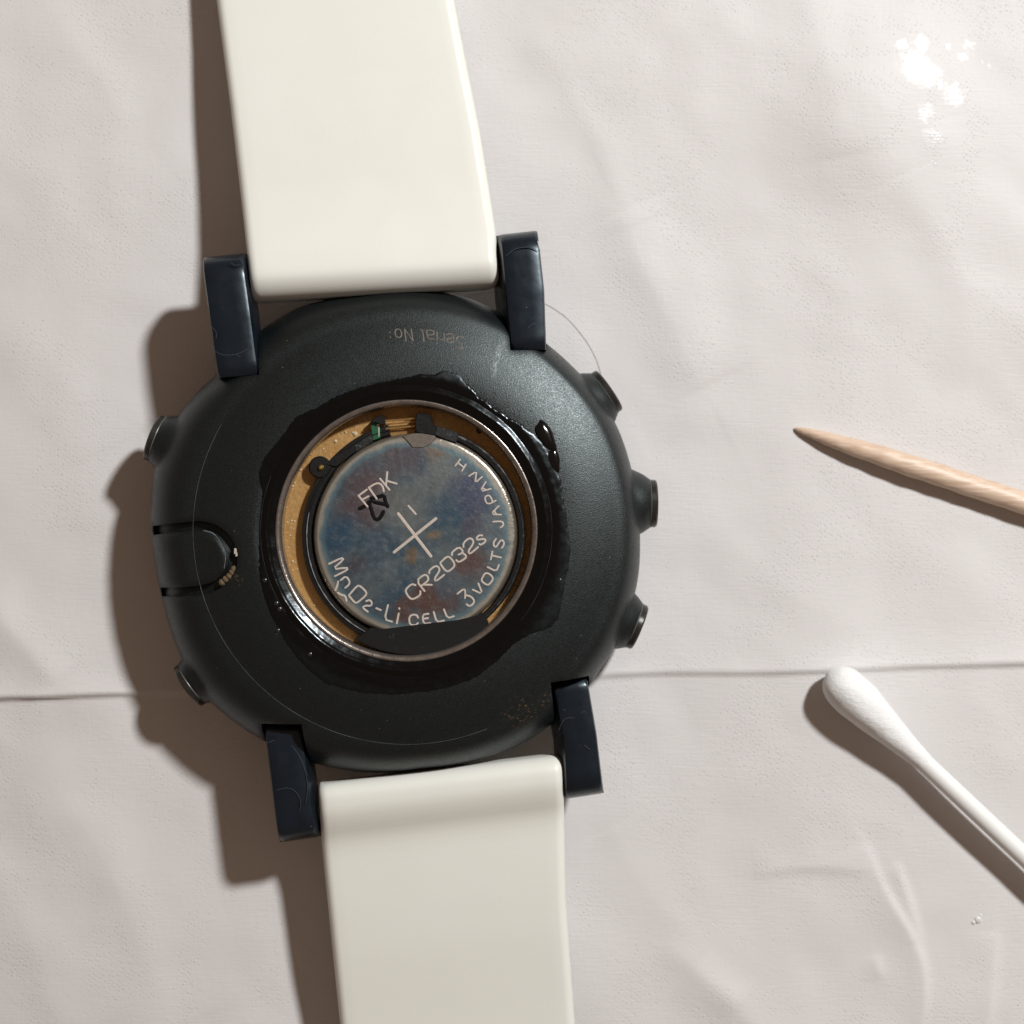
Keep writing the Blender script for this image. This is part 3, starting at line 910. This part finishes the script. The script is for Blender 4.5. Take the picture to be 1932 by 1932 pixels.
# ------------------------------------------------------------------ coin cell
cell_base = np.array([bc[0], bc[1], FL])
cell = empty('coin_cell_battery', T + RN @ cell_base, ROT)
tag(cell, 'tarnished round coin cell with engraved lettering seated in the open watch', 'battery')
def cell_material():
    n = N('heat_tinted_steel')
    # object origin is the cell's centre
    sc = n.new('ShaderNodeVectorMath'); sc.operation = 'SCALE'; n.put(sc.inputs[0], n.noisec(.32, 3)); sc.inputs['Scale'].default_value = 3.2
    w = n.vmath('ADD', n.co, sc.outputs[0]); w = n.vmath('SUBTRACT', w, (1.6, 1.6, 1.6))
    hz = HB - FL
    col = n.mix(n.ramp(n.noise(.30, 4, .6), .35, .65), (.033, .060, .084), (.082, .100, .108))
    def tint(c, px, r0, r1, k=1.0):
        nonlocal col
        p = Z1(px[0], px[1], HB) - bc
        m = n.spot((p[0], p[1], hz), r0, r1, vec=w)
        col = n.mix(n.math('MULTIPLY', m, k), col, c)
    tint((0.0790, 0.0475, 0.0491), (690, 680), 1.2, 4.2, .85)
    tint((0.0683, 0.0476, 0.0543), (620, 800), .8, 2.8, .7)
    tint((0.0210, 0.0543, 0.0930), (500, 930), 1.0, 3.2, .9)
    tint((0.0723, 0.0491, 0.0559), (900, 440), .8, 2.6, .7)
    tint((0.1236, 0.1319, 0.1236), (900, 780), 1.0, 3.6, .75)
    tint((0.1197, 0.1279, 0.1197), (1130, 560), .8, 3.0, .6)
    tint((0.0435, 0.0459, 0.0848), (1320, 700), .9, 3.0, .75)
    tint((0.0478, 0.0411, 0.0683), (1340, 880), .6, 2.2, .7)
    tint((0.0227, 0.0575, 0.0931), (1180, 790), .6, 2.4, .5)
    tint((0.0792, 0.0396, 0.0313), (1330, 1120), .7, 2.4, .85)
    tint((0.0851, 0.0378, 0.0263), (1050, 1330), .8, 2.6, .85)
    tint((0.0768, 0.0396, 0.0330), (1180, 1330), .5, 2.0, .7)
    tint((0.0850, 0.0396, 0.0279), (900, 1400), .5, 1.8, .8)
    tint((0.0554, 0.0678, 0.0884), (1180, 1220), .6, 2.2, .5)
    tint((0.0522, 0.0356, 0.0439), (620, 1130), .4, 1.8, .6)
    tint((0.1535, 0.1038, 0.0524), (1095, 950), .2, 1.0, .8)
    tint((0.1455, 0.0958, 0.0477), (950, 1060), .3, 1.1, .8)
    tint((0.1452, 0.0997, 0.0624), (1110, 400), .6, 2.2, .7)
    col = n.mix(n.ramp(n.noise(1.6, 4, .65), .48, .70, 0, .45), col, (.135, .148, .145))
    col = n.mix(n.ramp(n.noise(2.3, 4, .7), .60, .74, 0, .5), col, (.022, .017, .017))
    rr = n.vmath('LENGTH', n.vmath('MULTIPLY', n.co, (1, 1, 0)))
    rw = n.math('ADD', rr, n.math('MULTIPLY', n.math('SUBTRACT', n.noise(.5, 4), .5), 1.1))
    col = n.mix(n.ramp(rw, 8.5, 9.0, 0, .75), col, (.085, .145, .165))
    col = n.mix(n.ramp(rw, 8.95, 9.45, 0, .95), col, (.25, .225, .185))
    scr = n.noise(1.0, 4, .7, vec=n.mapped(scale=(.35, 5.5, 1), rot=.8))
    col = n.mix(n.ramp(scr, .62, .76, 0, .45), col, (.19, .195, .185))
    return n.set(Base_Color=col, Metallic=n.ramp(rr, 9.5, 9.7, .25, .75), Roughness=n.math('SUBTRACT', n.ramp(n.noise(1.5, 4), .3, .7, .36, .52), n.ramp(rr, 9.4, 9.7, 0, .14)), Specular_IOR_Level=.5,
                 Normal=n.bump(n.noise(1.4, 4, .65), .045))
M_cell = cell_material()
zt = HB - FL
can = link('steel_can', *lathe([(0.001, zt), (4, zt), (8.7, zt), (8.85, zt - .03), (9.5, zt - .03), (9.68, zt - .07), (9.82, zt - .14), (9.93, zt - .26), (10.0, zt - .5), (10.0, .25), (9.8, .05), (9.0, 0.02), (0.001, 0.02)], 200), M_cell, cell, sharp=40)
M_eng = simple('bright_engraved_metal', (.62, .55, .485), .42, .45, var=.2, vs=2.5)
def strokes(name, mk, lines, w, it=1, mat=None, h=HB, t=.035):
    parts = [ribbon(chaikin([mk(a, b, h) for a, b in s], it), w, t) for s in lines]
    return link(name, *merge(parts), mat or M_eng, can, off=cell_base)
strokes('maker_lettering', Q1, [[(1245, 1385), (1370, 1535)], [(1245, 1385), (1360, 1300)], [(1310, 1430), (1385, 1392)],
        [(1385, 1275), (1495, 1425)], [(1385, 1275), (1480, 1215), (1540, 1215), (1580, 1262), (1592, 1325)],
        [(1540, 1150), (1670, 1305)], [(1640, 1060), (1622, 1240)], [(1630, 1180), (1770, 1220)]], .235)
strokes('plus_sign', Z1, [[(875, 805), (975, 935), (1075, 1065)], [(850, 1040), (978, 937), (1105, 835)]], .36, t=.05)
strokes('short_dash', Z1, [[(937, 757), (982, 808)]], .235)
strokes('size_lettering', Q4, [
    [(95, 745), (45, 725), (-30, 790), (-42, 834), (10, 920), (60, 940), (165, 880), (160, 825)],
    [(220, 825), (108, 685), (205, 600), (255, 610), (275, 655), (258, 692), (178, 750)], [(200, 737), (320, 740)],
    [(285, 580), (285, 540), (370, 475), (420, 500), (425, 550), (355, 650), (370, 695), (490, 600)],
    [(440, 430), (530, 345), (580, 370), (635, 450), (620, 500), (545, 560), (500, 540), (435, 450), (440, 430)],
    [(595, 330), (595, 290), (690, 220), (740, 260), (740, 300), (685, 325)], [(740, 300), (792, 340), (785, 372), (690, 432), (655, 400)],
    [(755, 220), (750, 165), (830, 95), (880, 115), (895, 165), (815, 280), (840, 320), (955, 220)],
    [(1012, 62), (975, 55), (932, 90), (945, 125), (1000, 110), (1050, 112), (1058, 148), (990, 192), (972, 178)]], .235)
strokes('voltage_lettering', Q4, [
    [(670, 862), (768, 787), (780, 850), (775, 922)], [(785, 880), (860, 900), (905, 955), (885, 1005), (835, 1035), (795, 1005)],
    [(880, 805), (1018, 868), (958, 720)],
    [(1005, 660), (1045, 580), (1100, 580), (1155, 630), (1155, 672), (1105, 737), (1065, 737), (1005, 690), (1005, 660)],
    [(1085, 495), (1205, 555), (1240, 465)], [(1130, 390), (1150, 280)], [(1140, 335), (1270, 365)],
    [(1200, 108), (1165, 160), (1172, 208), (1205, 222), (1240, 160), (1275, 120), (1308, 145), (1308, 195), (1278, 232)]], .22)
strokes('country_lettering', Q2, [
    [(1160, 1742), (1255, 1735), (1298, 1750), (1302, 1792), (1265, 1822)],
    [(1270, 1645), (1125, 1640), (1240, 1525)], [(1172, 1590), (1205, 1640)],
    [(1200, 1450), (1085, 1510), (1045, 1430), (1065, 1385), (1110, 1380), (1140, 1425), (1152, 1470)],
    [(1130, 1290), (980, 1330), (1060, 1195)], [(1012, 1278), (1066, 1308)],
    [(1010, 1125), (910, 1212), (925, 1120), (935, 1050), (830, 1115)],
    [(642, 975), (710, 885)], [(735, 1042), (788, 952)], [(675, 932), (762, 998)]], .20)
strokes('chemistry_lettering', Q3, [
    [(840, 450), (1020, 365), (1045, 387), (880, 530), (1090, 500), (1100, 530), (920, 620)],
    [(1000, 675), (1072, 618), (1125, 690), (1115, 737), (1062, 780)],
    [(1115, 880), (1230, 745), (1275, 760), (1352, 835), (1352, 880), (1230, 985), (1190, 985), (1115, 890), (1115, 880)],
    [(1350, 962), (1400, 945), (1432, 985), (1415, 1030), (1340, 1022), (1295, 1050), (1372, 1110)],
    [(1488, 1060), (1552, 1086)], [(1650, 1015), (1600, 1215), (1705, 1245)], [(1797, 1130), (1770, 1268)], [(1803, 1060), (1807, 1070)],
    [(965, 690), (950, 760), (925, 815)], [(960, 850), (1010, 880), (1062, 890), (1078, 960)]], .235)
strokes('cell_lettering', Q4, [
    [(130, 1190), (110, 1150), (35, 1150), (5, 1200), (20, 1290), (100, 1295), (128, 1262)],
    [(275, 1135), (190, 1150), (205, 1275), (300, 1265)], [(200, 1207), (270, 1195)],
    [(345, 1110), (385, 1255), (485, 1230)], [(485, 1075), (535, 1200), (622, 1170)]], .235)
strokes('marker_scribble', Z1, [[(640, 775), (672, 760), (712, 728)], [(695, 735), (712, 775), (722, 815), (738, 842), (765, 835), (786, 792)],
        [(712, 712), (752, 705), (790, 690), (798, 735), (812, 762)], [(730, 735), (765, 742), (808, 752)]], .46, 1,
        simple('black_marker_ink', (.003, .002, .0025), .7, spec=.15), h=HB + .01, t=.012)
tb = link('contact_tab', *prism([tuple(Z1(a, b, HB)[:2]) for a, b in [(905, 335), (960, 318), (1020, 314), (1100, 330), (1106, 352), (1070, 385), (1030, 402), (965, 404), (938, 372)]], zt + FL - .2, HB + .09, .05),
     simple('dull_brown_tab', (.19, .165, .14), .38, .5, var=.3, vs=2.0), cell, sharp=30, off=cell_base)

# ------------------------------------------------------------------ toothpick
def wood_material():
    n = N('pale_bamboo')
    grain = n.noise(1.3, 4, .6, vec=n.mapped(scale=(.10, 1.9, 1.9), rot=.35))
    c = n.mix(n.ramp(grain, .3, .7), (.56, .40, .285), (.69, .54, .42))
    return n.set(Base_Color=c, Roughness=.42, Specular_IOR_Level=.5, Normal=n.bump(grain, .09))
t0 = wpx(1500, 808, .4); t1 = wpx(1932, 949, 1.2)
ax = (t1 - t0); ax /= np.linalg.norm(ax)
t_base = np.array([t0[0], t0[1], 0])
pick = empty('toothpick', t_base)
tag(pick, 'pale wooden toothpick with sharp tip pointing left, above the cotton swab', 'toothpick')
Lp = 64.0
prof = [(0, .07), (.25, .20), (.8, .34), (1.8, .50), (3.2, .66), (5, .82), (7, .95), (9.5, 1.06), (12.5, 1.13), (16, 1.16), (30, 1.17), (50, 1.17), (62, 1.15), (Lp, 1.0)]
pp, rr = [], []
for x in np.linspace(0, 1, 90) ** 1.6 * Lp:
    r = float(np.interp(x, [p[0] for p in prof], [p[1] for p in prof]))
    p = t0 + ax * x
    zc = float(cloth_h(np.array([p[0]]), np.array([p[1]]))[0])
    p[2] = zc + r + .05
    pp.append(p + .02 * np.array([0, math.sin(x * .9), 0])); rr.append(r * (1 + .025 * math.sin(x * 2.1)))
link('wooden_stick', *tube(pp, rr, 20), wood_material(), pick, off=t_base)

# ------------------------------------------------------------------ cotton swab
def cotton_material():
    n = N('cotton_wool')
    h = n.noise(1.1, 5, .65)
    fib = n.noise(2.0, 4, .6, vec=n.mapped(scale=(.5, 3, 3), rot=.75))
    c = n.mix(h, (.74, .745, .74), (.84, .842, .835))
    return n.set(Base_Color=c, Roughness=.9, Specular_IOR_Level=.1, Sheen_Weight=.25, Normal=n.bump(n.math('ADD', h, n.math('MULTIPLY', fib, .6)), .10))
s0 = wpx(1562, 1268, 2.6); s1 = wpx(1932, 1616, 2.25)
ax = s1 - s0; ax /= np.linalg.norm(ax)
s_base = np.array([s0[0], s0[1], .3])
swab = empty('cotton_swab', s_base)
tag(swab, 'white cotton swab with fluffy head at the lower right, by the toothpick', 'cotton swab')
M_cot = cotton_material()
def swab_head(o, d, name):
    prof = [(0.0, .25), (.12, .75), (.4, 1.25), (.9, 1.72), (1.6, 2.06), (2.6, 2.24), (3.8, 2.27), (5.2, 2.16), (7, 1.90), (9, 1.58), (11, 1.28), (12.6, 1.10), (13.6, .99)]
    X = np.linspace(0, 13.6, 60)
    k = 40
    R = np.interp(X, [p[0] for p in prof], [p[1] for p in prof])
    for _ in range(2): R[1:-1] = (R[:-2] + 2 * R[1:-1] + R[2:]) / 4
    V, F = tube([o + d * x for x in X], R, k)
    V = np.array(V)
    c = np.repeat(np.array([o + d * x for x in X]), k, axis=0)
    dv = V - c
    th = np.tile(np.arange(k), len(X)) / k * 2 * math.pi; xx = np.repeat(X, k)
    amp = 1 + .030 * vnoise(np.cos(th) * 2.2 + xx * .35, np.sin(th) * 2.2 + xx * .2, 21) + .014 * vnoise(np.cos(th) * 5 + xx, np.sin(th) * 5, 22)
    V = c + dv * amp[:, None]
    link(name, V, F, M_cot, swab, off=s_base, sharp=80)
swab_head(s0, ax, 'cotton_head')
end = s0 + ax * 73
swab_head(end, -ax, 'cotton_head')
link('paper_stick', *tube([s0 + ax * x for x in np.linspace(8, 65, 30)], .97, 24), simple('white_paper_stick', (.76, .765, .745), .55, vs=.4, var=.04), swab, off=s_base)

# ------------------------------------------------------------------ a stray hair on the cloth
hp = chaikin([wpx(*p) for p in [(868, 561), (900, 554), (935, 549), (980, 553), (1030, 572), (1070, 598), (1105, 640), (1125, 675), (1134, 706)]], 3)
for p in hp: p[2] = float(cloth_h(np.array([p[0]]), np.array([p[1]]))[0]) + .05
hb = np.array([hp[0][0], hp[0][1], 0])
o = link('hair', *tube(hp, .020, 6), simple('dark_brown_hair', (.36, .33, .31), .4), None, off=hb)
o.location = hb * MM
tag(o, 'fine dark curved hair on the cloth beside the upper right lug', 'hair')

# ------------------------------------------------------------------ a tiny bead added for a glint at the lower right
dp = wpx(1846, 1736); dp[2] = float(cloth_h(np.array([dp[0]]), np.array([dp[1]]))[0])
M_glint = N('glossy_glint_bead').set(Base_Color=(.66, .655, .65), Roughness=.12, Specular_IOR_Level=.6, Coat_Weight=.5)
o = link('glint_bead', *merge([dome((0, 0, 0), .42, .20, 20), dome((-.45, -.28, 0), .26, .12, 16), dome((.25, .42, 0), .2, .1, 16)]), M_glint, None, sharp=80)
o.location = dp * MM
tag(o, 'tiny glossy bead added as a glint on the cloth below the cotton swab stick', 'glint bead')
